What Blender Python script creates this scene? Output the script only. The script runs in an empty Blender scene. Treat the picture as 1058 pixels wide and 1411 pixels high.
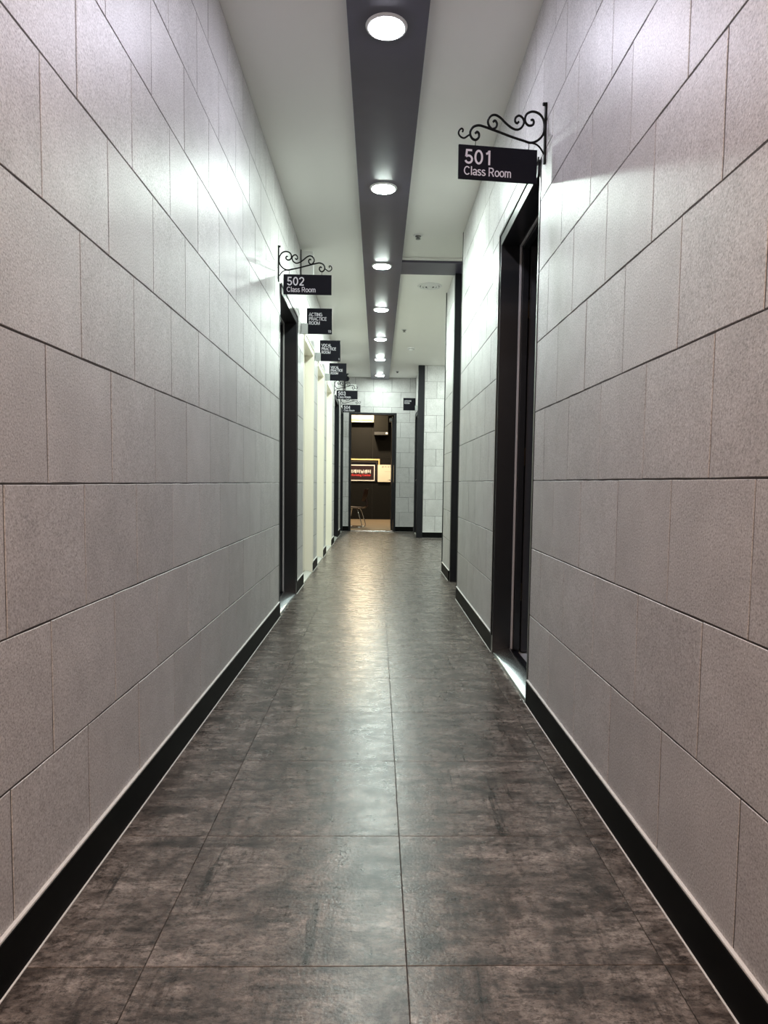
import bpy, bmesh, math, random
from mathutils import Vector, Matrix
random.seed(7)
S = bpy.context.scene
COL = S.collection

# ------------------------------------------------------------------ camera
IW, IH = 1058, 1411
FPX, YAW, PITCH, ROLL, CX, CY = 950.0, .0258, .0683, .0133, 544.18, 729.98
CAMH = 0.95
fw = Vector((math.sin(YAW)*math.cos(PITCH), math.cos(YAW)*math.cos(PITCH), -math.sin(PITCH)))
rt = Vector((math.cos(YAW), -math.sin(YAW), 0)); up = rt.cross(fw)
r2 = rt*math.cos(ROLL) + up*math.sin(ROLL); u2 = -rt*math.sin(ROLL) + up*math.cos(ROLL)
cd = bpy.data.cameras.new('camera'); cam = bpy.data.objects.new('camera', cd); COL.objects.link(cam)
cam.matrix_world = Matrix(((r2.x, u2.x, -fw.x, 0), (r2.y, u2.y, -fw.y, 0), (r2.z, u2.z, -fw.z, CAMH), (0, 0, 0, 1)))
cd.sensor_fit = 'VERTICAL'; cd.sensor_height = 36; cd.lens = FPX/IH*36
cd.shift_x = (IW/2-CX)/IH; cd.shift_y = (CY-IH/2)/IH; cd.clip_start = .02
S.camera = cam

# ------------------------------------------------------------------ world, exposure
w = bpy.data.worlds.new('world'); S.world = w; w.use_nodes = True
w.node_tree.nodes['Background'].inputs[0].default_value = (.9, .95, 1, 1)
w.node_tree.nodes['Background'].inputs[1].default_value = .02
S.view_settings.view_transform = 'Standard'; S.view_settings.look = 'None'
S.view_settings.gamma = 1; S.view_settings.use_curve_mapping = False
S.view_settings.exposure = 1.42
LAMP = 150.0            # radiance of a downlight diffuser
C_NEAR = (.86, .85, 1.0); C_FAR = (.86, 1.0, .92); C_WARM = (1.0, .70, .52); C_ROOM = (1.0, .80, .52)

# ------------------------------------------------------------------ dimensions (metres; corridor runs along +Y)
XL, XR = -.684, .6605          # tile faces of the long walls
XB = .705                      # tile face of the set-back right wall
ZC = 2.949                     # ceiling
YE = 13.35                     # end wall
YBK = -3.0                     # behind the camera
TT = .0045                     # tile thickness
JD = .0017                     # depth of the dark filler in the joints
WT = .14                       # wall thickness

# ------------------------------------------------------------------ mesh helpers
class MB:
    def __init__(s): s.v = []; s.f = []; s.sm = []
    def face(s, pts, smooth=False):
        n = len(s.v); s.v += [tuple(p) for p in pts]; s.f.append(tuple(range(n, n+len(pts)))); s.sm.append(smooth)
    def grid(s, rows, closed=False, smooth=True):
        n = len(s.v); m = len(rows[0])
        for r in rows: s.v += [tuple(p) for p in r]
        for i in range(len(rows)-1):
            for j in range(m if closed else m-1):
                k = (j+1) % m
                s.f.append((n+i*m+j, n+i*m+k, n+(i+1)*m+k, n+(i+1)*m+j)); s.sm.append(smooth)
        return s
    def box(s, x0, x1, y0, y1, z0, z1, b=0.0):
        x0, x1 = min(x0, x1), max(x0, x1); y0, y1 = min(y0, y1), max(y0, y1); z0, z1 = min(z0, z1), max(z0, z1)
        if b <= 0:
            n = len(s.v)
            s.v += [(x0,y0,z0),(x1,y0,z0),(x1,y1,z0),(x0,y1,z0),(x0,y0,z1),(x1,y0,z1),(x1,y1,z1),(x0,y1,z1)]
            for q in ((0,3,2,1),(4,5,6,7),(0,1,5,4),(1,2,6,5),(2,3,7,6),(3,0,4,7)):
                s.f.append(tuple(n+i for i in q)); s.sm.append(False)
            return s
        b = min(b, (x1-x0)*.45, (y1-y0)*.45, (z1-z0)*.45)
        bm = bmesh.new(); bmesh.ops.create_cube(bm, size=1)
        for v in bm.verts: v.co = Vector(((x0+x1)/2+v.co.x*(x1-x0), (y0+y1)/2+v.co.y*(y1-y0), (z0+z1)/2+v.co.z*(z1-z0)))
        bmesh.ops.bevel(bm, geom=bm.edges[:], offset=b, segments=2, affect='EDGES', profile=.5)
        s.add(bm); return s
    def add(s, bm, smooth=False):
        n = len(s.v); bm.verts.index_update()
        s.v += [tuple(v.co) for v in bm.verts]
        for f in bm.faces: s.f.append(tuple(n+v.index for v in f.verts)); s.sm.append(smooth)
        bm.free()
    def tube(s, pts, r, n=8, cap=True, taper=None):
        pts = [Vector(p) for p in pts]; rows = []
        t0 = (pts[1]-pts[0]).normalized()
        a = Vector((0, 0, 1)) if abs(t0.z) < .9 else Vector((1, 0, 0))
        nrm = (a - t0*a.dot(t0)).normalized()
        for i, p in enumerate(pts):
            t = (pts[min(i+1, len(pts)-1)]-pts[max(i-1, 0)]).normalized()
            nrm = (nrm - t*nrm.dot(t)).normalized(); bi = t.cross(nrm)
            rr = r if taper is None else r*taper(i/(len(pts)-1))
            rows.append([p + (nrm*math.cos(q) + bi*math.sin(q))*rr for q in [2*math.pi*k/n for k in range(n)]])
        s.grid(rows, closed=True)
        if cap: s.face(rows[0][::-1]); s.face(rows[-1])
        return s
    def lathe(s, prof, c=(0, 0, 0), n=24, cap=(False, False)):
        rows = [[(c[0]+r*math.cos(2*math.pi*k/n), c[1]+r*math.sin(2*math.pi*k/n), c[2]+z) for k in range(n)] for r, z in prof]
        s.grid(rows, closed=True)
        if cap[0]: s.face(rows[0][::-1])
        if cap[1]: s.face(rows[-1])
        return s
    def mesh(s, name):
        me = bpy.data.meshes.new(name); me.from_pydata(s.v, [], s.f)
        me.polygons.foreach_set('use_smooth', s.sm); me.update()
        bm = bmesh.new(); bm.from_mesh(me); bmesh.ops.recalc_face_normals(bm, faces=bm.faces[:]); bm.to_mesh(me); bm.free()
        return me
    def build(s, name, mat, parent=None, loc=None):
        o = bpy.data.objects.new(name, s.mesh(name)); COL.objects.link(o)
        if mat: o.data.materials.append(mat)
        if parent: o.parent = parent
        if loc: o.location = loc
        return o
def empty(name, loc=(0, 0, 0), rz=0):
    o = bpy.data.objects.new(name, None); COL.objects.link(o); o.location = loc; o.rotation_euler = (0, 0, rz)
    o.empty_display_size = .05; return o
def tag(o, label, cat, group=None, kind=None):
    o['label'] = label; o['category'] = cat
    if group: o['group'] = group
    if kind: o['kind'] = kind
    return o
def struct(o, label, cat): return tag(o, label, cat, kind='structure')
def catmull(P, sub=5):
    P = [Vector(p) for p in P]; out = []
    for i in range(len(P)-1):
        a, b, c, d = P[max(i-1, 0)], P[i], P[i+1], P[min(i+2, len(P)-1)]
        for k in range(sub):
            t = k/sub
            out.append(.5*((2*b) + (c-a)*t + (2*a-5*b+4*c-d)*t*t + (3*b-a-3*c+d)*t**3))
    out.append(P[-1]); return out
def text(body, size, mat, parent, loc, name='lettering', extrude=.0006, align='LEFT', rz=0, sx=1.0, bold=0.0, spacing=1.0):
    cu = bpy.data.curves.new(name, 'FONT'); cu.body = body; cu.size = size; cu.extrude = extrude; cu.align_x = align
    cu.resolution_u = 3; cu.offset = bold; cu.space_character = spacing
    t = bpy.data.objects.new('tmp_text', cu); COL.objects.link(t)
    dg = bpy.context.evaluated_depsgraph_get(); dg.update()
    me = bpy.data.meshes.new_from_object(t.evaluated_get(dg)); bpy.data.objects.remove(t)
    me.name = name; me.materials.clear(); me.materials.append(mat)
    me.transform(Matrix.Rotation(math.pi/2, 4, 'X') @ Matrix.Diagonal((sx, 1, 1, 1)))
    o = bpy.data.objects.new(name, me); COL.objects.link(o); o.parent = parent; o.location = loc; o.rotation_euler = (0, 0, rz)
    return o

# ------------------------------------------------------------------ plain sans lettering drawn with even strokes
def arc(cx, cy, rx, ry, a0, a1, n=14): return [(cx+rx*math.cos(math.radians(a0+(a1-a0)*i/n)), cy+ry*math.sin(math.radians(a0+(a1-a0)*i/n))) for i in range(n+1)]
_P = [(.09, .935), (.34, .935)] + arc(.35, .70, .20, .235, 90, -90, 10) + [(.09, .465)]
GL = {'0': (.62, [arc(.31, .5, .245, .435, 0, 360, 24)]), '1': (.62, [[(.12, .765), (.25, .80), (.345, .95)], [(.36, 0), (.36, 1)]]),
 '2': (.62, [arc(.31, .70, .235, .235, 172, -28) + [(.40, .42), (.09, .075), (.07, .065)], [(.055, .065), (.56, .065)]]),
 '3': (.62, [arc(.29, .715, .215, .22, 165, -85) + [(.24, .50)], arc(.29, .285, .245, .22, 88, -165)]),
 '4': (.62, [[(.42, 0), (.42, 1)], [(.415, .95), (.06, .285)], [(.03, .265), (.60, .265)]]),
 '5': (.62, [[(.54, .935), (.165, .935), (.115, .485)], arc(.30, .315, .245, .25, 140, -160)]),
 'A': (.70, [[(.03, 0), (.34, .965), (.65, 0)], [(.14, .33), (.54, .33)]]), 'C': (.74, [arc(.38, .5, .31, .435, 42, 318, 20)]),
 'T': (.62, [[(.02, .935), (.60, .935)], [(.31, 0), (.31, .935)]]), 'I': (.27, [[(.13, 0), (.13, 1)]]),
 'N': (.72, [[(.09, 0), (.09, 1)], [(.09, .97), (.60, .03)], [(.60, 0), (.60, 1)]]),
 'G': (.78, [arc(.38, .5, .31, .435, 42, 300, 20), [(.40, .45), (.67, .45), (.67, .02)], arc(.38, .5, .31, .435, 300, 330, 4)]),
 'P': (.66, [[(.09, 0), (.09, 1)], _P]), 'R': (.70, [[(.09, 0), (.09, 1)], _P, [(.36, .465), (.60, 0)]]),
 'E': (.62, [[(.09, 0), (.09, 1)], [(.09, .935), (.57, .935)], [(.09, .52), (.53, .52)], [(.09, .065), (.58, .065)]]),
 'O': (.78, [arc(.39, .5, .32, .435, 0, 360, 24)]), 'M': (.84, [[(.09, 0), (.09, 1)], [(.09, .95), (.42, .06), (.75, .95)], [(.75, 0), (.75, 1)]]),
 'V': (.66, [[(.03, 1), (.33, .04), (.63, 1)]]), 'L': (.56, [[(.09, 1), (.09, .065), (.54, .065)]]),
 'S': (.66, [arc(.32, .725, .225, .21, 25, 265) + arc(.32, .285, .245, .22, 85, -160)]),
 'l': (.24, [[(.12, 0), (.12, 1)]]), 'o': (.56, [arc(.28, .36, .215, .305, 0, 360, 20)]),
 'a': (.54, [arc(.26, .50, .18, .165, 165, 0) + [(.44, .12), (.49, .01)], arc(.25, .20, .185, .14, 0, 360, 16)]),
 's': (.48, [arc(.235, .53, .165, .135, 25, 265, 10) + arc(.235, .20, .18, .145, 85, -160, 10)]),
 'm': (.84, [[(.10, 0), (.10, .72)], [(.10, .50)] + arc(.245, .50, .145, .165, 165, 0, 8) + [(.39, 0)], [(.39, .50)] + arc(.545, .50, .155, .165, 165, 0, 8) + [(.70, 0)]]), ' ': (.30, [])}
def stroke_text(body, size, m, parent, loc, name='lettering', sx=1.0, wt=.13, align='LEFT', spacing=1.0):
    mb = MB(); x = 0
    for chh in body:
        adv, strokes = GL[chh]
        for st_ in strokes:
            p = [Vector((a, b)) for a, b in st_]; closed = (p[0]-p[-1]).length < 1e-4; le, ri = [], []
            for i in range(len(p)):
                a = p[i-1] if i > 0 else (p[-2] if closed else p[0]); b = p[i+1] if i < len(p)-1 else (p[1] if closed else p[-1])
                d1 = (p[i]-a); d2 = (b-p[i]); d1 = d1.normalized() if d1.length > 1e-6 else d2.normalized(); d2 = d2.normalized() if d2.length > 1e-6 else d1
                n1 = Vector((-d1.y, d1.x)); n2 = Vector((-d2.y, d2.x)); mi = (n1+n2)
                mi = mi.normalized() if mi.length > 1e-3 else n1
                k = wt/2/max(.55, mi.dot(n1))
                le.append(p[i]+mi*k); ri.append(p[i]-mi*k)
            Q = lambda v, d: ((x+v.x)*size*sx, d, v.y*size)
            for i in range(len(p)-1):
                mb.face([Q(le[i], -.0004), Q(ri[i], -.0004), Q(ri[i+1], -.0004), Q(le[i+1], -.0004)])
            for ed_ in (le, ri): mb.grid([[Q(v, -.0004) for v in ed_], [Q(v, 0) for v in ed_]], smooth=False)
        x += adv*spacing
    dx = {'LEFT': 0, 'RIGHT': -x*size*sx}[align]
    mb.v = [(a+dx, b, c) for a, b, c in mb.v]
    o = bpy.data.objects.new(name, bpy.data.meshes.new(name)); o.data.from_pydata(mb.v, [], mb.f); o.data.materials.append(m); o.data.update()
    COL.objects.link(o); o.parent = parent; o.location = loc; return o

# ------------------------------------------------------------------ materials
def mat(name, col, rough=.5, metal=0, spec=.5, bump=None, var=None, emit=None):
    m = bpy.data.materials.new(name); m.use_nodes = True; N = m.node_tree.nodes; L = m.node_tree.links
    b = N['Principled BSDF']; b.inputs['Base Color'].default_value = (*col, 1); b.inputs['Roughness'].default_value = rough
    b.inputs['Metallic'].default_value = metal; b.inputs['Specular IOR Level'].default_value = spec
    if emit: b.inputs['Emission Color'].default_value = (*emit[0], 1); b.inputs['Emission Strength'].default_value = emit[1]
    tc = N.new('ShaderNodeTexCoord')
    if var:   # (scale, amount): gentle mottling of the colour
        no = N.new('ShaderNodeTexNoise'); no.inputs['Scale'].default_value = var[0]; no.inputs['Detail'].default_value = 5
        mx = N.new('ShaderNodeMix'); mx.data_type = 'RGBA'
        mx.inputs[6].default_value = (*[c*(1-var[1]) for c in col], 1); mx.inputs[7].default_value = (*[min(1, c*(1+var[1])) for c in col], 1)
        L.new(tc.outputs['Object'], no.inputs['Vector']); L.new(no.outputs['Fac'], mx.inputs[0]); L.new(mx.outputs[2], b.inputs['Base Color'])
    if bump:
        no = N.new('ShaderNodeTexNoise'); no.inputs['Scale'].default_value = bump[0]; no.inputs['Detail'].default_value = 3
        bp = N.new('ShaderNodeBump'); bp.inputs['Strength'].default_value = bump[1]; bp.inputs['Distance'].default_value = bump[2]
        L.new(tc.outputs['Object'], no.inputs['Vector']); L.new(no.outputs['Fac'], bp.inputs['Height']); L.new(bp.outputs['Normal'], b.inputs['Normal'])
    return m
def ramp(N, stops):
    r = N.new('ShaderNodeValToRGB'); e = r.color_ramp.elements
    while len(e) < len(stops): e.new(.5)
    for el, (p, c) in zip(e, stops): el.position = p; el.color = (*c, 1)
    return r
def obj_coords(N, L, amount):
    """object coordinates shifted by a random amount for each tile"""
    tc = N.new('ShaderNodeTexCoord'); oi = N.new('ShaderNodeObjectInfo')
    mu = N.new('ShaderNodeVectorMath'); mu.operation = 'SCALE'; mu.inputs[0].default_value = (31.7, 17.3, 23.9)
    L.new(oi.outputs['Random'], mu.inputs['Scale'])
    ad = N.new('ShaderNodeVectorMath'); ad.operation = 'ADD'
    L.new(tc.outputs['Object'], ad.inputs[0]); L.new(mu.outputs[0], ad.inputs[1])
    return ad.outputs[0], oi
def noise(N, L, vec, scale, detail=4, rough=.55, stretch=None, dist=0.0):
    if stretch:
        mp = N.new('ShaderNodeMapping'); mp.inputs['Scale'].default_value = stretch; L.new(vec, mp.inputs['Vector']); vec = mp.outputs[0]
    no = N.new('ShaderNodeTexNoise'); no.inputs['Scale'].default_value = scale; no.inputs['Detail'].default_value = detail
    no.inputs['Roughness'].default_value = rough; no.inputs['Distortion'].default_value = dist; L.new(vec, no.inputs['Vector']); return no.outputs['Fac']
def mixc(N, L, fac, a, b, mode='MIX'):
    mx = N.new('ShaderNodeMix'); mx.data_type = 'RGBA'; mx.blend_type = mode
    for i, v in ((0, fac), (6, a), (7, b)):
        if hasattr(v, 'is_output'): L.new(v, mx.inputs[i])
        elif i == 0: mx.inputs[0].default_value = v
        else: mx.inputs[i].default_value = (*v, 1)
    return mx.outputs[2]

def wall_tile_material():
    m = bpy.data.materials.new('speckled_wall_tile'); m.use_nodes = True; N = m.node_tree.nodes; L = m.node_tree.links
    b = N['Principled BSDF']; vec, oi = obj_coords(N, L, 1)
    sp = noise(N, L, vec, 230, 2, .6)
    r = ramp(N, [(.30, (.33, .315, .31)), (.47, (.53, .515, .51)), (.58, (.59, .575, .57)), (.74, (.74, .73, .725))]); L.new(sp, r.inputs[0])
    big = noise(N, L, vec, 7, 4, .6)
    rb = ramp(N, [(.3, (.87, .87, .87)), (.7, (1.04, 1.04, 1.04))]); L.new(big, rb.inputs[0])
    c = mixc(N, L, 1.0, r.outputs[0], rb.outputs[0], 'MULTIPLY')
    ro = ramp(N, [(0, (.93, .925, .925)), (1, (1.05, 1.05, 1.05))]); L.new(oi.outputs['Random'], ro.inputs[0])
    c = mixc(N, L, 1.0, c, ro.outputs[0], 'MULTIPLY')
    L.new(c, b.inputs['Base Color']); b.inputs['Roughness'].default_value = .40; b.inputs['Specular IOR Level'].default_value = .32
    bp = N.new('ShaderNodeBump'); bp.inputs['Strength'].default_value = .40; bp.inputs['Distance'].default_value = .0016
    L.new(noise(N, L, vec, 190, 3, .6), bp.inputs['Height']); L.new(bp.outputs[0], b.inputs['Normal'])
    return m
def floor_tile_material():
    m = bpy.data.materials.new('worn_concrete_vinyl'); m.use_nodes = True; N = m.node_tree.nodes; L = m.node_tree.links
    b = N['Principled BSDF']; vec, oi = obj_coords(N, L, 1)
    base = noise(N, L, vec, 12, 12, .80, (.75, 1.1, 1), .15)
    r = ramp(N, [(.37, (.044, .036, .032)), (.46, (.092, .077, .068)), (.53, (.138, .119, .106)), (.66, (.25, .22, .20))]); L.new(base, r.inputs[0])
    fine = noise(N, L, vec, 62, 9, .88, (.8, 1.25, 1))
    rf = ramp(N, [(.41, (.34, .32, .31)), (.475, (.92, .92, .92)), (.57, (1.45, 1.44, 1.43))]); L.new(fine, rf.inputs[0])
    c = mixc(N, L, 1.0, r.outputs[0], rf.outputs[0], 'MULTIPLY')
    # broad stains, short brush marks across, and sparse darker drags along the tile
    for sc, st, di, lo, wd, dk, amt in ((4.5, (1, 1, 1), .3, .40, .20, .62, .7), (26, (.25, 1.0, 1), 0, .43, .09, .42, .75), (24, (1.0, .22, 1), 0, .42, .09, .45, .65), (13, (1.0, .075, 1), .1, .345, .06, .28, .9), (12, (.085, 1.0, 1), .1, .34, .05, .35, .75)):
        s1 = noise(N, L, vec, sc, 8, .72, st, di)
        rs = ramp(N, [(lo, (dk, dk*.95, dk*.93)), (lo+wd*.5, (.93, .925, .92)), (lo+wd, (1.06, 1.06, 1.06))]); L.new(s1, rs.inputs[0])
        c = mixc(N, L, amt, c, rs.outputs[0], 'MULTIPLY')
    L.new(c, b.inputs['Base Color'])
    rr = ramp(N, [(.35, (.34, .34, .34)), (.65, (.21, .21, .21))]); L.new(base, rr.inputs[0]); L.new(rr.outputs[0], b.inputs['Roughness'])
    b.inputs['Specular IOR Level'].default_value = .36
    bp = N.new('ShaderNodeBump'); bp.inputs['Strength'].default_value = .5; bp.inputs['Distance'].default_value = .002
    h = mixc(N, L, .5, noise(N, L, vec, 150, 3, .6), noise(N, L, vec, 40, 5, .6, (.5, 1, 1)))
    L.new(h, bp.inputs['Height']); L.new(bp.outputs[0], b.inputs['Normal'])
    return m
def wood_floor_material():
    m = bpy.data.materials.new('tan_room_floor'); m.use_nodes = True; N = m.node_tree.nodes; L = m.node_tree.links
    b = N['Principled BSDF']; tc = N.new('ShaderNodeTexCoord')
    s = noise(N, L, tc.outputs['Object'], 6, 6, .6, (.3, 2.0, 1)); r = ramp(N, [(.3, (.20, .15, .10)), (.7, (.36, .28, .20))]); L.new(s, r.inputs[0])
    L.new(r.outputs[0], b.inputs['Base Color']); b.inputs['Roughness'].default_value = .35
    return m
M = dict(
    tile=wall_tile_material(), floor=floor_tile_material(), roomfloor=wood_floor_material(),
    grout=mat('dark_joint', (.075, .07, .067), .9),
    slab=mat('floor_joint', (.05, .045, .04), .9),
    ceil=mat('white_ceiling_paint', (.93, .92, .88), .8, bump=(90, .1, .001), var=(2, .02)),
    strip=mat('charcoal_satin_panel', (.074, .066, .098), .36, bump=(70, .12, .0008), var=(9, .12)),
    black=mat('black_satin_frame', (.009, .009, .012), .42, spec=.25, var=(14, .2)),
    frame=mat('satin_black_door_frame', (.016, .017, .019), .30, spec=.6),
    leaf=mat('charcoal_door_leaf', (.045, .047, .052), .45),
    blackwall=mat('black_room_wall', (.009, .0085, .008), .7, spec=.15, bump=(120, .2, .001), var=(3, .15)),
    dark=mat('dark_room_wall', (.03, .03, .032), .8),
    base=mat('black_skirting', (.006, .006, .006), .5, spec=.03, var=(20, .25)),
    caulk=mat('white_sealant', (.70, .69, .66), .6),
    gasket=mat('grey_rubber_seal', (.45, .44, .43), .55),
    steel=mat('brushed_steel', (.72, .73, .74), .16, 1.0, bump=(200, .05, .0004)),
    sillsteel=mat('satin_steel_sill', (.34, .37, .39), .26, 1.0, bump=(200, .05, .0004)),
    chrome=mat('chrome', (.80, .80, .80), .08, 1.0),
    alu=mat('matt_aluminium', (.50, .52, .51), .45, .6),
    cream=mat('cream_painted_door', (.90, .86, .75), .45, var=(4, .02)),
    creamw=mat('off_white_casing', (.82, .82, .78), .5),
    sill=mat('grey_sill', (.42, .42, .39), .4),
    board=mat('black_acrylic', (.006, .006, .011), .45, spec=.12),
    letter=mat('pale_lettering', (.74, .72, .78), .5),
    iron=mat('black_wrought_iron', (.006, .006, .006), .5, spec=.15, bump=(60, .2, .001)),
    white=mat('white_plastic', (.82, .82, .80), .4),
    acw=mat('ivory_plastic', (.83, .78, .66), .4),
    grey=mat('grey_plastic', (.20, .20, .19), .5),
    brass=mat('dull_brass', (.12, .10, .07), .4, 1.0),
    gold=mat('pale_gold_moulding', (.78, .60, .30), .4, .2),
    shell=mat('brown_moulded_plastic', (.035, .014, .009), .35),
    posterbg=mat('dark_maroon_print', (.030, .012, .014), .35),
    grey2=mat('dark_brown_moulding', (.03, .022, .018), .5),
    red=mat('red_print', (.65, .045, .05), .5),
    pwhite=mat('white_print', (.85, .84, .83), .5),
    paper=mat('ivory_paper', (.86, .80, .66), .6),
    ink=mat('faint_ink', (.25, .23, .2), .6),
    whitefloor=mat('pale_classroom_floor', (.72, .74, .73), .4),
)

# ------------------------------------------------------------------ pieces: tiles
_tile_cache = {}
def tile_mesh(wd, hg, var, name='wall_tile'):
    key = (round(wd, 3), round(hg, 3), var)
    if key in _tile_cache: return _tile_cache[key]
    rnd = random.Random(hash(key)); mb = MB(); n = 5; a, c = wd/2, hg/2; j = .0013 if min(wd, hg) > .08 else 0
    def ring(ins, y, jit):
        pts = []
        for (x0, z0, x1, z1) in ((-a+ins, -c+ins, a-ins, -c+ins), (a-ins, -c+ins, a-ins, c-ins), (a-ins, c-ins, -a+ins, c-ins), (-a+ins, c-ins, -a+ins, -c+ins)):
            for k in range(n):
                t = k/n; nx, nz = (z1-z0), -(x1-x0); l = math.hypot(nx, nz) or 1
                q = jit[len(pts)]
                pts.append((x0+(x1-x0)*t+nx/l*q, y, z0+(z1-z0)*t+nz/l*q))
        return pts
    J = [rnd.uniform(-j, j*.3) for _ in range(4*n)]
    ins = min(.0011, wd*.2, hg*.2)
    r0, r1, r3 = ring(ins, 0, J), ring(0, .0014, J), ring(0, TT, J)
    mb.face(r0); mb.grid([r0, r1, r3], closed=True, smooth=False)
    me = mb.mesh(name); me.materials.append(M['tile']); _tile_cache[key] = me; return me
def subtract(r, hl):
    """rectangle (a0,a1,z0,z1) minus holes"""
    out = [r]
    for (h0, h1, g0, g1) in hl:
        nx = []
        for (a0, a1, z0, z1) in out:
            if a1 <= h0+1e-4 or a0 >= h1-1e-4 or z1 <= g0+1e-4 or z0 >= g1-1e-4: nx.append((a0, a1, z0, z1)); continue
            if z1 > g1: nx.append((a0, a1, max(g1, z0), z1)); z1 = g1
            if z0 < g0: nx.append((a0, a1, z0, g0)); z0 = g0
            if a0 < h0: nx.append((a0, h0, z0, z1))
            if a1 > h1: nx.append((h1, a1, z0, z1))
        out = nx
    return [q for q in out if q[1]-q[0] > .012 and q[3]-q[2] > .012]
def tiles(parent, face, const, a0, a1, zref, off, tw=.35, th=.287, holes=(), z0=.10, z1=ZC, phase=0):
    """face: '+x','-x','-y','+y' = direction the tiled face looks; a = the other horizontal axis"""
    rz = {'+x': math.pi/2, '-x': -math.pi/2, '-y': 0, '+y': math.pi}[face]; G = .0031
    k0 = math.floor((z0-zref)/th)-1
    for k in range(k0, k0+14):
        zz0, zz1 = zref+k*th, zref+(k+1)*th
        zz0c, zz1c = max(zz0, z0), min(zz1, z1)
        if zz1c-zz0c < .012: continue
        o = off + ((k+phase) % 2)*tw*.497
        n0 = math.floor((a0-o)/tw)-1; n1 = math.ceil((a1-o)/tw)+1
        for n in range(n0, n1):
            p0, p1 = max(o+n*tw, a0), min(o+(n+1)*tw, a1)
            if p1-p0 < .012: continue
            for (b0, b1, c0, c1) in subtract((p0, p1, zz0c, zz1c), holes):
                me = tile_mesh(b1-b0-G, c1-c0-G, random.randrange(5))
                ob = bpy.data.objects.new('wall_tile', me); COL.objects.link(ob); ob.parent = parent
                am, zm = (b0+b1)/2, (c0+c1)/2
                dd = random.uniform(0, .0008)     # slightly uneven faces
                ob.location = {'+x': (const-dd, am, zm), '-x': (const+dd, am, zm), '-y': (am, const+dd, zm), '+y': (am, const-dd, zm)}[face]
                ob.rotation_euler = (0, 0, rz)
def backing(name, face, const, a0, a1, holes=(), z0=0, z1=ZC+.02, mt='grout', depth=WT):
    mb = MB()
    for (b0, b1, c0, c1) in subtract((a0, a1, z0, z1), holes):
        if face == '+x': mb.box(const-depth, const-JD, b0, b1, c0, c1)
        elif face == '-x': mb.box(const+JD, const+depth, b0, b1, c0, c1)
        elif face == '-y': mb.box(b0, b1, const+JD, const+depth, c0, c1)
        else: mb.box(b0, b1, const-depth, const-JD, c0, c1)
    return mb.build(name, M[mt])

# ------------------------------------------------------------------ floor
floor = MB().box(-.90, 3.6, YBK-.1, YE+.12, -.12, -.003).build('floor', M['slab'])
struct(floor, 'grey-brown mottled concrete-look tiled corridor floor with a satin sheen', 'floor')
TX, TY = .513, .5
_ft = {}
def floor_piece(x0, x1, y0, y1):
    g = .0008; wd, hg = x1-x0-2*g, y1-y0-2*g
    if wd < .01 or hg < .01: return
    key = (round(wd, 3), round(hg, 3))
    if key not in _ft:
        mb = MB(); a, c = wd/2, hg/2; e = .0008
        rg = lambda i, z: [(-a+i, -c+i, z), (a-i, -c+i, z), (a-i, c-i, z), (-a+i, c-i, z)]
        r0, r1, r3 = rg(e, 0), rg(0, -e), rg(0, -.003); mb.face(r0); mb.grid([r0, r1, r3], closed=True, smooth=False)
        _ft[key] = mb.mesh('floor_tile'); _ft[key].materials.append(M['floor'])
    o = bpy.data.objects.new('floor_tile', _ft[key]); COL.objects.link(o); o.parent = floor
    o.location = ((x0+x1)/2, (y0+y1)/2, 0)
rows = [1.296+TY*n for n in range(-9, 26)]
xs = [.068+TX*n for n in range(-2, 8)]
for i in range(len(rows)-1):
    for j in range(len(xs)-1):
        y0, y1 = max(rows[i], YBK), min(rows[i+1], YE+.02); x0, x1 = max(xs[j], XL), xs[j+1]
        if y1-y0 < .01: continue
        if x0 >= XR-.01:
            if y1 < 5.6 or (6.65 < y0 and y1 < 7.4) or y0 > 11.9: continue
        elif x1 > XR and (y1 < 5.6 or y0 > 11.95): x1 = XB+.0
        floor_piece(x0, min(x1, 3.4), y0, y1)

# ------------------------------------------------------------------ ceiling and black ceiling strip
ceil = MB().box(-.84, 3.56, YBK-.1, YE+.1, ZC, ZC+.1).build('ceiling', M['ceil'])
struct(ceil, 'plain off-white painted corridor ceiling', 'ceiling')
ZS = 2.909
st = MB().box(-.152, .192, YBK, YE-.03, ZS, ZC-.0005, .002).build('trim_1', M['strip'])
struct(st, 'long charcoal ceiling strip that carries the row of round downlights', 'ceiling strip')
st2 = MB().box(.1925, .80, 6.30, 6.66, ZS+.005, ZC-.0005, .002).build('trim_2', M['strip'])
struct(st2, 'short charcoal cross band on the ceiling joining the black post', 'ceiling band')
ln = MB().box(.1925, .80, 6.262, 6.299, ZC-.018, ZC-.0005, .003).build('trim_3', M['ceil'])
struct(ln, 'thin white bead along the near side of the ceiling cross band', 'moulding')

# ------------------------------------------------------------------ walls
D502 = (4.815, 5.78, 0, 2.30); DA = (6.35, 7.22, 0, 2.30); DB = (7.80, 8.60, 0, 2.30); DC = (9.15, 10.12, 0, 2.30)
D503 = (10.82, 11.82, 0, 2.30); D504 = (12.62, 13.28, 0, 2.30)
LH = [D502, DA, DB, DC, D503, D504]
wl = backing('wall_left', '+x', XL, YBK, YE, LH); struct(wl, 'long pale grey speckled tile wall with the 502 door and the cream doors', 'wall')
tiles(wl, '+x', XL, .40, YE, .938, 1.28, .348, .287, LH, phase=1)
wlb = MB().box(XL-TT, XL-.001, YBK, .399, .1, ZC).build('wall_cladding', M['tile'], wl)
D501 = (2.925, 3.835, 0, 2.30)
wr = backing('wall_right', '-x', XR, YBK, 5.63, [D501]); struct(wr, 'pale grey speckled tile wall with the 501 door', 'wall')
tiles(wr, '-x', XR, .40, 5.625, .966, 1.193, .3465, .2885, [D501], phase=1)
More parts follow.
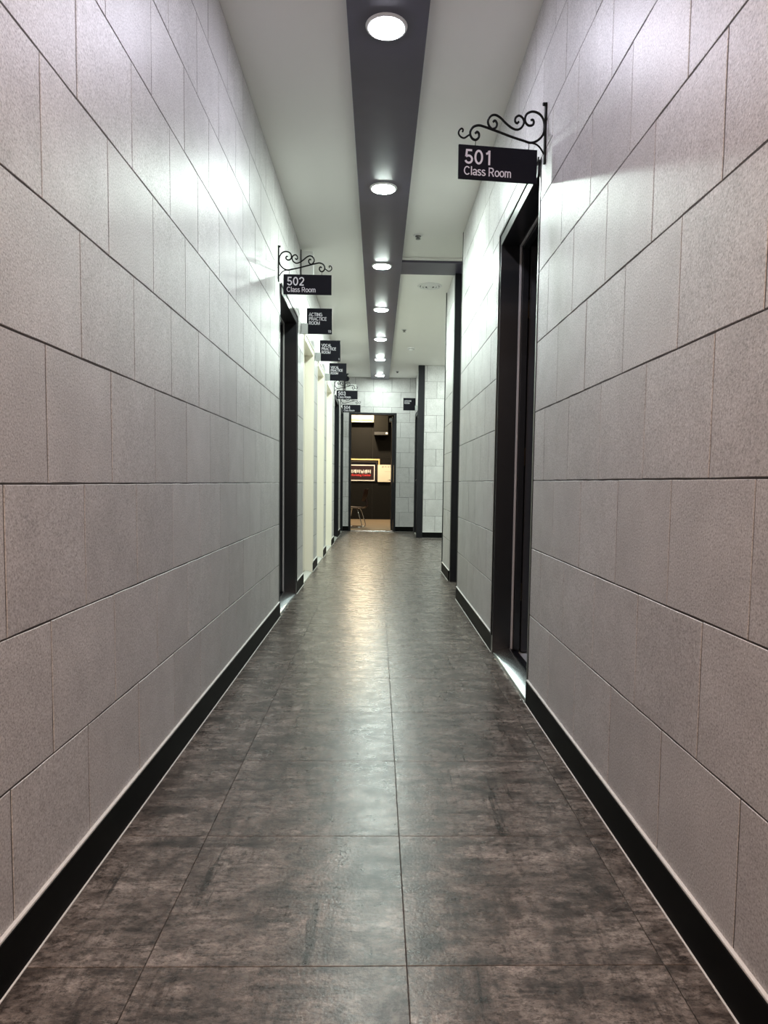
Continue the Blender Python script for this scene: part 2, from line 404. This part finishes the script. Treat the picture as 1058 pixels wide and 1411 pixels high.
MB().box(XR+.001, XR+TT, YBK, .399, .1, ZC).build('wall_cladding', M['tile'], wr)
wb = MB().box(XL-WT, 3.5, YBK-.12, YBK, 0, ZC+.02).build('wall_back', M['tile']); struct(wb, 'plain pale wall closing the corridor behind the viewpoint', 'wall')
# alcove after the near right wall
wa = MB().box(XR+WT+.001, 2.3, 5.50, 5.63, 0, ZC+.02).box(2.3, 2.42, 5.5, 6.7, 0, ZC+.02).box(.80, 2.3, 6.62, 6.74, 0, ZC+.02).build('wall_alcove', M['creamw'])
struct(wa, 'plain pale walls of the side passage beyond the near right wall', 'wall')
w2 = backing('wall_middle', '-x', XB, 6.665, 7.40, (), depth=.16); struct(w2, 'short set-back pale tile wall behind the black post', 'wall')
tiles(w2, '-x', XB, 6.668, 7.385, .966, 6.75, .3465, .2885, (), phase=1)
wlob = MB().box(XB+.162, 3.4, 7.28, 7.40, 0, ZC+.02).box(3.4, 3.52, 7.28, 12.1, 0, ZC+.02).build('wall_lobby', M['creamw'])
struct(wlob, 'pale plastered walls of the side lobby', 'wall')
wf = backing('wall_block', '-y', 11.90, .78, 3.4, (), depth=.12); struct(wf, 'bright pale tile wall facing down the corridor in the side lobby', 'wall')
tiles(wf, '-y', 11.90, .78, 2.6, .955, .82, .35, .2875, ())
MB().box(2.601, 3.4, 11.901, 11.90+TT, .1, ZC).build('wall_cladding', M['tile'], wf)
DL = (12.02, 13.05, 0, 2.24)
ws = backing('wall_lesson', '-x', XB, 11.962, YE, [DL], depth=.07); struct(ws, 'narrow side wall beside the end wall, holding the lesson room door', 'wall')
tiles(ws, '-x', XB, 11.965, YE-.001, .955, 12.05, .35, .2875, [DL])
DE = (-.562, .345, 0, 2.28)
we = backing('wall_end', '-y', YE, XL-WT, XB+.3, [DE]); struct(we, 'pale grey tile wall at the corridor end around the open black doorway', 'wall')
tiles(we, '-y', YE, XL, XB, .952, -.45, .35, .2875, [DE])
# black corner trims
def post(name, x0, x1, y0, y1, label, z0=0, z1=ZC, m='black'):
    o = MB().box(x0, x1, y0, y1, z0, z1, .002).build(name, M[m]); struct(o, label, 'corner trim'); return o
post('trim_4', XR-.003, XR+.011, 5.6255, 5.645, 'thin black corner trim ending the near right wall')
post('trim_5', XR-.001, XR+.03, 5.6455, 5.652, 'slim grey metal edge behind the near right wall corner', m='alu')
post('trim_6', .706, .83, 6.60, 6.664, 'broad black post standing under the ceiling cross band')
post('trim_7', XB-.008, XB+.02, 7.386, 7.402, 'thin black trim at the far edge of the set-back tile wall')
post('trim_8', .672, .778, 11.885, 11.96, 'black corner post beside the lesson room sign')

# ------------------------------------------------------------------ baseboards (black skirting with a white sealant line)
def skirting(name, segs, label, h=.098):
    root = empty(name); struct(root, label, 'baseboard')
    for (face, const, a0, a1) in segs:
        t = .009; mb = MB(); c = MB(); f = MB()
        if face == '+x':
            mb.box(const-.011, const+t, a0, a1, 0, h, .0015); c.box(const-.004, const+t*.8, a0, a1, h, h+.007, .002); f.box(const+t, const+t+.004, a0, a1, 0, .0015)
        elif face == '-x':
            mb.box(const-t, const+.011, a0, a1, 0, h, .0015); c.box(const-t*.8, const+.004, a0, a1, h, h+.007, .002); f.box(const-t-.004, const-t, a0, a1, 0, .0015)
        else:
            mb.box(a0, a1, const-t, const+.011, 0, h, .0015); c.box(a0, a1, const-t*.8, const+.004, h, h+.007, .002); f.box(a0, a1, const-t-.004, const-t, 0, .0015)
        b = mb.build('skirting_board', M['base'], root); c.build('sealant_line', M['caulk'], b); f.build('sealant_line', M['caulk'], b)
    return root
def gaps(a0, a1, holes):
    out = []; p = a0
    for hh in holes: out.append((p, hh[0])); p = hh[1]
    out.append((p, a1)); return [q for q in out if q[1]-q[0] > .01]
skirting('baseboard_left', [('+x', XL, a, b) for a, b in gaps(YBK, YE-.012, LH)], 'black skirting with white sealant line along the left tile wall')
skirting('baseboard_right', [('-x', XR, a, b) for a, b in gaps(YBK, 5.624, [D501])], 'black skirting with white sealant line along the 501 wall')
skirting('baseboard_middle', [('-x', XB, 6.668, 7.384)], 'short black skirting under the set-back tile wall')
skirting('baseboard_block', [('-y', 11.90, .779, 3.39)], 'black skirting under the bright lobby tile wall')
skirting('baseboard_end', [('-y', YE, a, b) for a, b in gaps(XL+.001, XB-.012, [DE])], 'black skirting either side of the end doorway')

# ------------------------------------------------------------------ doors
def sbox(mb, s, xf, d0, d1, y0, y1, z0, z1, b=0.0):
    """box at depth d0..d1 behind the wall face xf; s=+1 for the right wall, -1 for the left"""
    return mb.box(xf+s*d0, xf+s*d1, y0, y1, z0, z1, b)
def door_frame(root, s, xf, D, m, depth, seal, fw_=.045):
    y0, y1, _, zh = D; e = .0015; fn = .024; fh = .068
    for (a, b, pr) in ((y0+e, y0+fn, -.002), (y1-fw_, y1-e, -.010)):
        j = sbox(MB(), s, xf, pr, depth, a, b, .001, zh-e, .002).build('jamb', m, root)
    sbox(MB(), s, xf, -.010, depth, y0+fn, y1-fw_, zh-fh, zh-e, .002).build('head', m, root)
    # raised outer bead of the casing
    bd = MB()
    sbox(bd, s, xf, -.016, -.0102, y1-.016, y1-e, .1, zh-e, .001)
    sbox(bd, s, xf, -.016, -.0102, y0+e, y1-.016, zh-.016, zh-e, .001); bd.build('casing_bead', m, root)
    if seal:
        for (a, b) in ((y0+fn, y0+fn+.008), (y1-fw_-.008, y1-fw_)):
            sbox(MB(), s, xf, .090, .102, a, b, .03, zh-fh, .002).build('seal', M['gasket'], root)
        sbox(MB(), s, xf, .090, .102, y0+fn+.008, y1-fw_-.008, zh-fh-.008, zh-fh, .002).build('seal', M['gasket'], root)
        for (a, b) in ((y1-fw_-.018, y1-fw_),):
            sbox(MB(), s, xf, .105, depth, a, b, .03, zh-fh, .002).build('stop', m, root)
        sbox(MB(), s, xf, .105, depth, y0+fn, y1-fw_-.018, zh-fh-.018, zh-fh, .002).build('stop', m, root)
def threshold(root, s, xf, y0, y1, m, width=.10, hgt=.022):
    prof = [(-.006, 0), (-.006, hgt*.35), (-.003, hgt*.45)] + [(.002+width*t, hgt*(.5+1.3*t-.45*t*t)) for t in (0, .12, .25, .4, .55, .7, .85, 1)] + [(width+.004, 0)]
    mb = MB()
    rows_ = [[(xf+s*d, y, z) for d, z in prof] for y in (y0, y1)]
    mb.grid(rows_, smooth=True); mb.face(rows_[0]); mb.face(rows_[1][::-1])
    return mb.build('threshold', m, root)
def lever(parent, s, x, y, z, dirn=-1):
    h = MB(); h.box(x-s*.006, x, y-.02, y+.02, z-.09, z+.06, .003)
    h.tube([(x, y, z), (x-s*.045, y, z), (x-s*.05, y+dirn*.02, z), (x-s*.05, y+dirn*.11, z)], .008, 8)
    return h.build('handle', M['steel'], parent)
def open_door(n, s, xf, D, label, leafmat):
    y0, y1, _, zh = D; root = empty('door_%d' % n, (0, 0, 0)); struct(root, label, 'door')
    door_frame(root, s, xf, D, M['frame'], .139, True)
    threshold(root, s, xf, y0+.003, y1-.003, M['sillsteel'], .085, .030)
    sbox(MB(), s, xf, .093, .130, y0+.026, y1-.046, 0, .020, .002).build('sill_rail', M['black'], root)
    # leaf swung open into the room, hinged on the far jamb
    lf = sbox(MB(), s, xf, .150, .150+.82, y1-.045, y1-.006, .012, zh-.07, .002).build('leaf', leafmat, root)
    for hz in (.30, 1.05, 1.85):
        sbox(MB(), s, xf, .1395, .1495, y1-.042, y1-.030, hz, hz+.10, .002).build('hinge', M['brass'], root)
    h = MB(); xh = xf+s*.92; h.box(xh-.02, xh+.02, y1-.051, y1-.045, .93, 1.08, .002)
    h.tube([(xh, y1-.05, 1.02), (xh, y1-.095, 1.02), (xh-s*.11, y1-.098, 1.02)], .008, 8); h.build('handle', M['steel'], lf)
    return root
def closed_door(n, s, xf, D, label, m, leafd=.075, sealm=None, depth=.12, sill='sill'):
    y0, y1, _, zh = D; root = empty('door_%d' % n); struct(root, label, 'door')
    door_frame(root, s, xf, D, m, depth, False, .04)
    lf = sbox(MB(), s, xf, leafd, leafd+.035, y0+.026, y1-.043, .026, zh-.07, .002).build('leaf', sealm or m, root)
    lever(lf, s, xf+s*leafd, y0+.10, 1.0, 1)
    threshold(root, s, xf, y0+.003, y1-.003, M[sill], leafd-.012, .018)
    return root
open_door(1, 1, XR, D501, 'open black-framed classroom door beneath the 501 sign', M['leaf'])
open_door(2, -1, XL, D502, 'open black-framed classroom door beneath the 502 sign', M['black'])
closed_door(3, -1, XL, DA, 'cream door recessed in a cream frame by the acting practice room sign', M['cream'])
closed_door(4, -1, XL, DB, 'cream door between the two vocal practice room signs', M['cream'])
closed_door(5, -1, XL, DC, 'cream door between the second vocal practice sign and the 503 sign', M['cream'])
closed_door(6, -1, XL, D503, 'black classroom door beneath the 503 sign', M['black'], .09)
closed_door(7, -1, XL, D504, 'black classroom door beneath the 504 sign, next to the end wall', M['black'], .09)
closed_door(8, 1, XB, DL, 'black lesson room door beside the end wall', M['black'], .02, depth=.068)
# classroom shells seen through the open doors
def shell(name, fname, x0, x1, y0, y1, fm, label, wm='dark', t=.1):
    f = MB().box(x0, x1, y0, y1, -.11, 0.004).build(fname, M[fm]); struct(f, label+' floor', 'floor')
    mb = MB()
    mb.box(x0, x1, y0-t, y0, 0, ZC).box(x0, x1, y1, y1+t, 0, ZC)
    return f, mb
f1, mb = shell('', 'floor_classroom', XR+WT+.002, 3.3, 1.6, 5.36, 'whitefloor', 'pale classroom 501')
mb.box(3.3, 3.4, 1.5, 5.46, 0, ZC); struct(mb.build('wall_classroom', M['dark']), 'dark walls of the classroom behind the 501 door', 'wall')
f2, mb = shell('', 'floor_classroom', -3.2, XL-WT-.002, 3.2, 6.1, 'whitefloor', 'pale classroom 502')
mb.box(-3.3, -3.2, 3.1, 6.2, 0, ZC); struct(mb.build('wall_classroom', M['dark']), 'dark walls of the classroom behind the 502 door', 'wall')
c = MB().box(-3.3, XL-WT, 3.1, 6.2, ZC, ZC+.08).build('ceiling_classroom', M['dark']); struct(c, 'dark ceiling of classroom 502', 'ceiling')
# end doorway: frame, threshold, leaf swung into the room
ed = empty('door_9'); struct(ed, 'open black doorway at the corridor end looking into the warm-lit black room', 'door')
x0, x1, zh = DE[0], DE[1], DE[3]
for (a, b) in ((x0+.001, x0+.040), (x1-.040, x1-.001)): MB().box(a, b, YE-.012, YE+.15, .001, zh-.001, .002).build('jamb', M['black'], ed)
MB().box(x0+.040, x1-.040, YE-.012, YE+.15, zh-.036, zh-.001, .002).build('head', M['black'], ed)
MB().box(x0+.041, x1-.041, YE-.02, YE+.13, 0.0005, .014, .004).build('threshold', M['steel'], ed)
lf = MB().box(x1-.078, x1-.042, YE+.155, YE+.99, .02, zh-.045, .002).build('leaf', M['black'], ed)
MB().box(x1-.13, x1-.079, YE+.18, YE+.40, zh-.14, zh-.075, .004).build('closer', M['grey'], lf)
h = MB(); h.tube([(x1-.078, YE+.92, 1.0), (x1-.13, YE+.92, 1.0), (x1-.13, YE+.80, 1.0)], .008, 8); h.build('handle', M['steel'], lf)

# ------------------------------------------------------------------ the black room at the end
RY0, RY1, RX0, RX1 = YE+.152, 17.72, -2.6, 1.7
fr = MB().box(RX0, RX1, YE+.121, RY1, -.11, .001).build('floor_studio', M['roomfloor']); struct(fr, 'tan wood-look floor of the black room beyond the end doorway', 'floor')
cr = MB().box(RX0, RX1, YE+.14, RY1+.1, ZC, ZC+.1).build('ceiling_studio', M['dark']); struct(cr, 'dark ceiling of the black room', 'ceiling')
wm = MB().box(RX0, XL-WT, YE+.02, YE+.14, 0, ZC).box(XB+.3, RX1, YE+.02, YE+.14, 0, ZC).box(RX0-.1, RX0, YE+.02, RY1, 0, ZC).box(RX1, RX1+.1, YE+.02, RY1, 0, ZC)
wmo = wm.build('wall_studio_side', M['blackwall']); struct(wmo, 'black side walls of the room beyond the end doorway', 'wall')
wmb = MB().box(RX0-.1, RX1+.1, RY1, RY1+.1, 0, ZC).build('wall_studio', M['grout']); struct(wmb, 'black panelled back wall of the room beyond the end doorway', 'wall')
for i in range(7):
    for (a, b) in ((.0, 1.55), (1.55, 2.42), (2.42, ZC)):
        xa = RX0+i*.615; pb = MB().box(xa+.002, min(xa+.613, RX1), RY1-.010, RY1-.0005, a+.002, b-.002, .002).build('wall_panel', M['blackwall'], wmb)
YW = RY1-.011
# gold edged black board
gb = empty('framed_board', (-.55, YW, 0)); tag(gb, 'large black board edged with pale gold moulding on the black room wall', 'board')
gx0, gx1, gz0, gz1 = -1.3, .045, .965, 1.545
bw = .036
MB().box(gx0-gb.location.x, gx1-gb.location.x, -.018, -.0005, gz0, gz1-.0, .001).build('panel', M['board'], gb)
for (a, b, c_, d_) in ((gx0, gx1, gz1-bw, gz1), (gx1-bw, gx1, gz0, gz1-bw), (gx0, gx0+bw, gz0, gz1-bw)):
    MB().box(a-gb.location.x, b-gb.location.x, -.034, -.0185, c_, d_, .004).build('moulding', M['gold'], gb)
for (a, b, c_, d_) in ((gx0+bw, gx1-bw-.045, gz1-.092, gz1-.062), (gx1-bw-.05, gx1-bw-.018, gz0+bw, gz1-.062)):
    MB().box(a-gb.location.x, b-gb.location.x, -.027, -.0185, c_, d_, .002).build('inner_moulding', M['grey2'], gb)
# poster
pz0, pz1, px0, px1 = .982, 1.395, -1.08, -.078
po = empty('poster', (px0, YW-.020, pz0)); tag(po, 'dark poster with white border and white over red lettering', 'poster')
pw, ph = px1-px0, pz1-pz0
MB().box(0, pw, -.006, 0, 0, ph, .001).build('sheet', M['posterbg'], po)
for (a, b, c_, d_) in ((0, pw, ph-.026, ph), (0, pw, 0, .026), (pw-.024, pw, .026, ph-.026), (0, .024, .026, ph-.026)):
    MB().box(a, b, -.0085, -.0062, c_, d_).build('border', M['pwhite'], po)
text('연기트레이닝센터', .098, M['pwhite'], po, (pw-.095, -.0075, .205), align='RIGHT', bold=.0035, sx=1.02)
text('Performing Center', .078, M['red'], po, (pw-.10, -.0075, .125), align='RIGHT', bold=.003, sx=.98)
# notice sheet
no_ = empty('notice_sheet', (-.005, YW-.0345, .962)); tag(no_, 'ivory printed notice pinned beside the dark poster', 'notice')
MB().box(0, .44, -.004, 0, 0, .438, .001).build('sheet', M['paper'], no_)
text('공 지 사 항', .052, M['ink'], no_, (.10, -.0045, .365), bold=.001, sx=1.15)
for i, (a, b) in enumerate(((.18, .40), (.05, .38), (.05, .38), (.05, .30), (.05, .38), (.05, .38), (.05, .34))):
    MB().box(a, b, -.0048, -.0042, .262-i*.032, .266-i*.032).build('print_line', M['ink' if i == 0 else 'cream'], no_)
# air conditioner
ac = empty('air_conditioner', (-.52, YW, 2.465)); tag(ac, 'ivory wall-mounted split air conditioner in the black room', 'air conditioner')
bm = MB(); prof = [(0, .0), (-.14, .0), (-.17, .05), (-.19, .07), (-.195, .24), (-.17, .29), (0, .29)]
rws = [[(x, y, z) for y, z in prof] for x in (-.40, .40)]; bm.grid(rws, smooth=False); bm.face(rws[0]); bm.face(rws[1][::-1]); bm.build('casing', M['acw'], ac)
MB().box(-.385, .36, -.198, -.15, .038, .050, .003).build('louvre', M['gold'], ac)
MB().box(-.385, .36, -.185, -.13, -.004, .012, .003).build('louvre', M['acw'], ac)
MB().box(-.385, .34, -.20, -.185, .066, .074, .001).build('vent_slot', M['grey'], ac)
MB().box(.27, .32, -.2015, -.188, .105, .120, .001).build('display', M['grey'], ac)
MB().box(.02, .21, -.2008, -.188, .135, .141, .0005).build('nameplate', M['ink'], ac)
# black loudspeaker cabinet
sp = empty('wall_speaker', (.07, YW, 2.13)); tag(sp, 'black boxy loudspeaker with a small white badge beside the air conditioner', 'speaker')
MB().box(-.177, .177, -.30, -.001, .0, .62, .006).build('cabinet', M['black'], sp)
MB().box(-.172, .172, -.306, -.301, .095, .61, .003).build('grille', mat('speaker_cloth', (.011, .0105, .009), .9, spec=.1, bump=(400, .4, .001)), sp)
MB().box(-.172, .172, -.306, -.301, .008, .085, .003).build('lower_panel', M['dark'], sp)
MB().box(.112, .165, -.3085, -.3062, .028, .070, .001).build('badge', M['pwhite'], sp)
# chair
ch = empty('school_chair', (-.44, 14.55, 0.001), math.radians(-11)); tag(ch, 'brown moulded shell chair on a chrome sled frame in the black room', 'chair')
rws = []
for i in range(9):
    t = i/8; x = -.21+.42*t; z = .425 - .014*math.sin(math.pi*t) + (.02 if i == 8 else 0) - (.012 if i == 0 else 0)
    rws.append([(x, -.2+.4*k/8, z + .014*(2*k/8-1)**2) for k in range(9)])
mb = MB(); mb.grid(rws); mb.grid([[(x, y, z-.014) for x, y, z in r] for r in rws])
for ed_ in (rws[0], rws[-1], [r[0] for r in rws], [r[-1] for r in rws]): mb.grid([ed_, [(x, y, z-.014) for x, y, z in ed_]], smooth=False)
mb.build('seat', M['shell'], ch)
rws = []
for i in range(8):
    t = i/7; z = .55+.255*t; x = .175+.055*t + .01*math.sin(math.pi*t); hw = .19*(1-.25*(2*t-1)**4)
    rws.append([(x-.045*(2*k/8-1)**2, -hw+2*hw*k/8, z) for k in range(9)])
mb = MB(); mb.grid(rws); mb.grid([[(x+.013, y, z) for x, y, z in r] for r in rws])
for ed_ in (rws[0], rws[-1], [r[0] for r in rws], [r[-1] for r in rws]): mb.grid([ed_, [(x+.013, y, z) for x, y, z in ed_]], smooth=False)
mb.build('backrest', M['shell'], ch)
mb = MB(); mb.tube(catmull([(.10, 0, .41), (.19, 0, .43), (.225, 0, .48), (.215, 0, .54), (.20, 0, .60)]), .022, 8); mb.build('back_spine', M['shell'], ch)
for sy in (-.18, .18):
    mb = MB(); mb.tube(catmull([(.04, sy*.75, .405), (.09, sy, .28), (.15, sy, .06), (.14, sy, .014), (.09, sy, .011), (-.14, sy, .011), (-.20, sy, .013), (-.215, sy, .05), (-.17, sy, .25), (-.13, sy*.75, .405)], 6), .0105, 8)
    fr_ = mb.build('sled_frame', M['chrome'], ch)
    for fx in (.10, -.16): MB().box(fx-.025, fx+.025, sy-.014, sy+.014, 0, .022, .004).build('glide', M['white'], fr_)
mb = MB(); mb.tube([(.04, -.135, .40), (.04, .135, .40)], .010, 8); mb.tube([(-.13, -.135, .40), (-.13, .135, .40)], .010, 8); mb.build('seat_bar', M['chrome'], ch)

# ------------------------------------------------------------------ downlights
def emit_mat(name, col, k):
    m = bpy.data.materials.new(name); m.use_nodes = True; N = m.node_tree.nodes
    N.remove(N['Principled BSDF']); e = N.new('ShaderNodeEmission'); e.inputs[0].default_value = (*col, 1); e.inputs[1].default_value = k
    m.node_tree.links.new(e.outputs[0], N['Material Output'].inputs[0]); return m
EM = dict(near=emit_mat('cool_diffuser', C_NEAR, LAMP*.56), far=emit_mat('greenish_diffuser', C_FAR, LAMP*1.25), warm=emit_mat('warm_diffuser', C_WARM, LAMP*1.6), room=emit_mat('room_diffuser', C_ROOM, LAMP*1.3), glare=emit_mat('room_spot_diffuser', C_ROOM, LAMP*5), dim=emit_mat('dim_diffuser', C_FAR, LAMP*.85), lobby=emit_mat('lobby_diffuser', C_FAR, LAMP))
ring_me = MB().lathe([(.074, .0), (.074, -.006), (.079, -.010), (.088, -.006), (.091, 0)], n=32).mesh('trim_ring'); ring_me.materials.append(M['white'])
disc = MB(); disc.lathe([(.0738, -.004), (.0715, -.011), (.060, -.0145), (.030, -.016), (.004, -.0165)], n=20, cap=(False, True)); disc_me = disc.mesh('diffuser')
disc_mes = {}
for k, m_ in EM.items():
    d_ = disc_me.copy(); d_.name = 'diffuser'; d_.materials.append(m_); disc_mes[k] = d_
def downlight(x, y, z, kind, label, group):
    r = empty('downlight', (x, y, z-.0003)); tag(r, label, 'downlight', group)
    for nm, me in (('trim_ring', ring_me), ('diffuser', disc_mes[kind])):
        o = bpy.data.objects.new(nm, me); COL.objects.link(o); o.parent = r
for y, k in ((-1.83, 'warm'), (-.18, 'warm'), (1.47, 'near')):
    downlight(.015, y, ZS, k, 'round downlight in the charcoal ceiling strip well before the 501 sign', 'downlights before the 501 sign')
for y, wh in ((3.11, 'next to the 501 sign'), (4.745, 'level with the 502 sign'), (6.40, 'where the cross band meets the strip'), (7.98, 'between air vent and middle sprinkler'),
              (9.60, 'between sprinkler and smoke detector'), (11.15, 'second from the end wall'), (12.79, 'closest to the end wall')):
    downlight(.015, y, ZS, 'near' if y < 4 else 'dim' if y > 12 else 'far', 'glowing round downlight in the charcoal ceiling strip, ' + wh, 'downlights in the ceiling strip')
for x, y in ((1.45, 8.9), (1.40, 11.1), (2.6, 9.8)):
    downlight(x, y, ZC, 'lobby', 'round downlight in the side lobby ceiling', 'downlights in the side lobby')
for x, y in ((-.34, 16.8), (-1.6, 15.4), (.9, 15.4)):
    downlight(x, y, ZC, 'glare' if y > 16 else 'room', 'warm round downlight in the black room ceiling', 'downlights in the black room')

# ------------------------------------------------------------------ ceiling fittings
for y, x, lab in ((5.72, .303, 'small sprinkler head in the white ceiling just before the cross band'), (9.17, .323, 'small sprinkler head in the white ceiling between air vent and smoke detector'), (12.56, .33, 'small sprinkler head in the white ceiling near the end wall')):
    s_ = empty('sprinkler', (x, y, ZC-.0003)); tag(s_, lab, 'sprinkler', 'ceiling sprinklers')
    MB().lathe([(.040, 0), (.038, -.006), (.026, -.008), (.024, -.003), (.020, -.002)], n=20).build('escutcheon', M['white'], s_)
    MB().lathe([(.024, -.002), (.022, -.014), (.012, -.016), (.011, -.026), (.020, -.028), (.020, -.031), (.004, -.032)], n=16, cap=(False, True)).build('nozzle', M['grey'], s_)
sd = empty('smoke_detector', (.472, 10.37, ZC-.0003)); tag(sd, 'white dome smoke detector on the ceiling', 'smoke detector')
MB().lathe([(.055, 0), (.055, -.012), (.048, -.022)], n=28).build('base', M['white'], sd)
MB().lathe([(.044, -.022), (.042, -.032), (.030, -.042), (.008, -.045)], n=28, cap=(False, True)).build('dome', M['white'], sd)
MB().lathe([(.046, -.0222), (.0435, -.028)], n=28).build('sensor_slot', M['grey'], sd)
av = empty('air_vent', (.504, 7.15, ZC-.0003)); tag(av, 'round white ceiling air vent with concentric rings', 'air vent')
MB().lathe([(.125, 0), (.122, -.006), (.104, -.010), (.100, -.002)], n=40).build('flange', M['white'], av)
for i, r in enumerate((.080, .055)): MB().lathe([(r+.012, -.004), (r+.008, -.014), (r-.006, -.016), (r-.008, -.010)], n=36).build('ring', M['white'], av)
MB().lathe([(.030, -.006), (.028, -.015), (.004, -.018)], n=24, cap=(False, True)).build('core', M['white'], av)
MB().lathe([(.10, -.0008), (.004, -.0008)], n=36).build('throat', M['dark'], av)

# ------------------------------------------------------------------ hanging signs on scroll brackets
PX = lambda pts: [((868-a)*.000507, .335-(b-140)*.000505 - .05*(868-a)*.000507) for a, b in pts]     # outward distance, height above the bracket foot
MAIN = PX([(748,272),(764,268),(773,288),(760,310),(728,312),(704,288),(701,252),(722,219),(768,205),(820,224),(852,268),(861,325),(848,382),(808,425),(752,445),(690,430),(600,405),(500,372),(430,350),(380,334),(330,323),(286,335),(262,368),(264,402),(284,428),(310,432),(330,412),(330,386),(315,372),(302,384)])
SECOND = PX([(444,294),(456,282),(473,303),(465,335),(436,347),(409,322),(401,285),(424,249),(460,240),(502,261),(545,300),(595,335),(640,347),(677,326),(692,290),(680,256),(650,240),(624,256),(621,285),(637,298),(650,286)])
TAIL = PX([(263,390),(240,405),(214,421),(188,414),(169,391),(172,366),(190,350),(203,360),(199,376)])
FOOT = PX([(752,444),(795,455),(830,482),(860,528)])
def hanging_sign(num, xw, y, zrod, s, label, rot=0.0):
    """s=+1: fixed to the right wall, reaching left; s=-1: fixed to the left wall, reaching right"""
    root = empty('hanging_sign', (xw, y, zrod-.335), rot); tag(root, label, 'sign', 'class room signs on scroll brackets')
    P = lambda q: [(-s*a, 0, b) for a, b in q]
    br = MB(); br.tube(catmull(P(MAIN), 4), .0048, 7); br.tube(catmull(P(SECOND), 4), .0046, 7)
    br.tube(catmull(P(TAIL), 4), .0036, 7); br.tube(catmull(P(FOOT), 4), .0036, 7)
    br.build('scroll_bracket', M['iron'], root)
    rd = MB(); rd.box(-s*-.005, -s*.004, -.007, .007, .10, .335, .0015); rd.tube([(-s*-.004, 0, .333), (-s*.012, 0, .331)], .007, 8); rd.build('wall_bar', M['iron'], root)
    b0, b1, zt, zb = .032, .354, .150, .019
    xa, xb = sorted((-s*b0, -s*b1))
    bd = MB().box(xa, xb, -.0045, .0045, zb, zt, .0012).build('board', M['board'], root)
    for u, ztop in ((.287, .176), (.068, .182)):
        hk = MB(); hk.tube([(-s*u, 0, ztop), (-s*u+.002, 0, .165), (-s*u, 0, zt-.004)], .0014, 6); hk.build('hook', M['iron'], root)
    stroke_text(num, .056, M['letter'], bd, (xa+.024, -.0048, zt-.073), sx=1.0, wt=.14, spacing=1.16)
    stroke_text('Class Room', .034, M['letter'], bd, (xa+.022, -.0048, zb+.015), sx=1.06, wt=.12)
    return root
hanging_sign('501', XR-.004, 2.86, 2.475, 1, 'black hanging sign reading 501 Class Room, the only scroll-bracket sign on its wall', math.radians(6))
hanging_sign('502', XL+.004, 4.745, 2.518, -1, 'black hanging sign reading 502 Class Room beside the acting practice room sign')
hanging_sign('503', XL+.004, 10.72, 2.535, -1, 'black hanging sign reading 503 Class Room between a vocal practice sign and the 504 sign')
hanging_sign('504', XL+.004, 12.50, 2.515, -1, 'black hanging sign reading 504 Class Room closest to the end doorway')

# ------------------------------------------------------------------ square projecting signs
def square_sign(lines, num, xw, y, s, label, z0=2.240, size=.219):
    root = empty('projecting_sign', (xw, y, z0)); tag(root, label, 'sign', 'square practice room signs')
    x0, x1 = sorted((-s*.047, -s*(.047+size)))
    # wall plate with a clamp that holds the panel's edge
    mt = MB(); xa, xb = sorted((-s*.0005, -s*.056)); mt.box(xa, xb, -.012, .012, -.001, .088, .002); mt.build('wall_mount', M['alu'], root)
    bd = MB().box(x0, x1, -.0045, .0118, .0, size, .0012).build('panel', M['board'], root)
    bd.location.y = -.001 if s < 0 else 0
    tx = x0+.018
    for i, l in enumerate(lines):
        stroke_text(l, .030, M['letter'], bd, (tx, -.0048, size-.068-i*.0365), wt=.15, sx=1.02)
    if num: stroke_text(num, .022, M['letter'], bd, (x1-.008, -.0048, .012), wt=.15, align='RIGHT')
    return root
square_sign(['ACTING', 'PRACTICE', 'ROOM'], '10', XL+.001, 6.16, -1, 'square black sign reading ACTING PRACTICE ROOM')
square_sign(['VOCAL', 'PRACTICE', 'ROOM'], '1', XL+.001, 7.52, -1, 'square black VOCAL PRACTICE ROOM sign next to the acting practice sign')
square_sign(['VOCAL', 'PRACTICE', 'ROOM'], None, XL+.001, 8.94, -1, 'square black VOCAL PRACTICE ROOM sign next to the 503 sign')
square_sign(['LESSON', 'ROOM'], None, XB-.001, 12.40, 1, 'square black sign reading LESSON ROOM by the end wall', 2.236)

# ------------------------------------------------------------------ fittings behind the 502 and 503 signs
lb = empty('emergency_light', (XL+.001, 6.07, 2.68)); tag(lb, 'pale box light fixed high on the wall behind the 502 sign', 'emergency light')
MB().box(.006, .106, 0, .045, 0, ZC-2.68-.03, .004).build('housing', M['white'], lb)
MB().box(.098, .110, -.002, .047, .004, ZC-2.68-.05, .003).build('diffuser_edge', M['white'], lb)
MB().box(0, .0058, -.006, .05, -.004, ZC-2.68-.02, .001).build('back_plate', M['black'], lb)
lb2 = empty('emergency_light', (-.63, YE-.002, 2.66)); tag(lb2, 'pale box light fixed high on the end wall behind the 503 sign', 'emergency light')
MB().box(0, .19, -.05, 0, 0, .15, .004).build('housing', M['white'], lb2)
MB().box(.184, .198, -.052, 0, .0, .15, .003).build('diffuser_edge', M['white'], lb2)
cc = empty('security_camera', (-.60, 12.95, ZC-.0005)); tag(cc, 'small black security camera hanging from the ceiling near the end wall', 'camera')
MB().lathe([(.038, 0), (.038, -.012), (.016, -.018), (.013, -.05)], n=20).build('mount', M['black'], cc)
MB().lathe([(.013, -.045), (.040, -.055), (.055, -.085), (.048, -.118), (.025, -.138), (.004, -.142)], n=20, cap=(True, True)).build('dome', M['board'], cc)
MB().tube([(-.035, .02, -.06), (-.035, .02, -.27)], .013, 8).build('cable_drop', M['black'], cc)
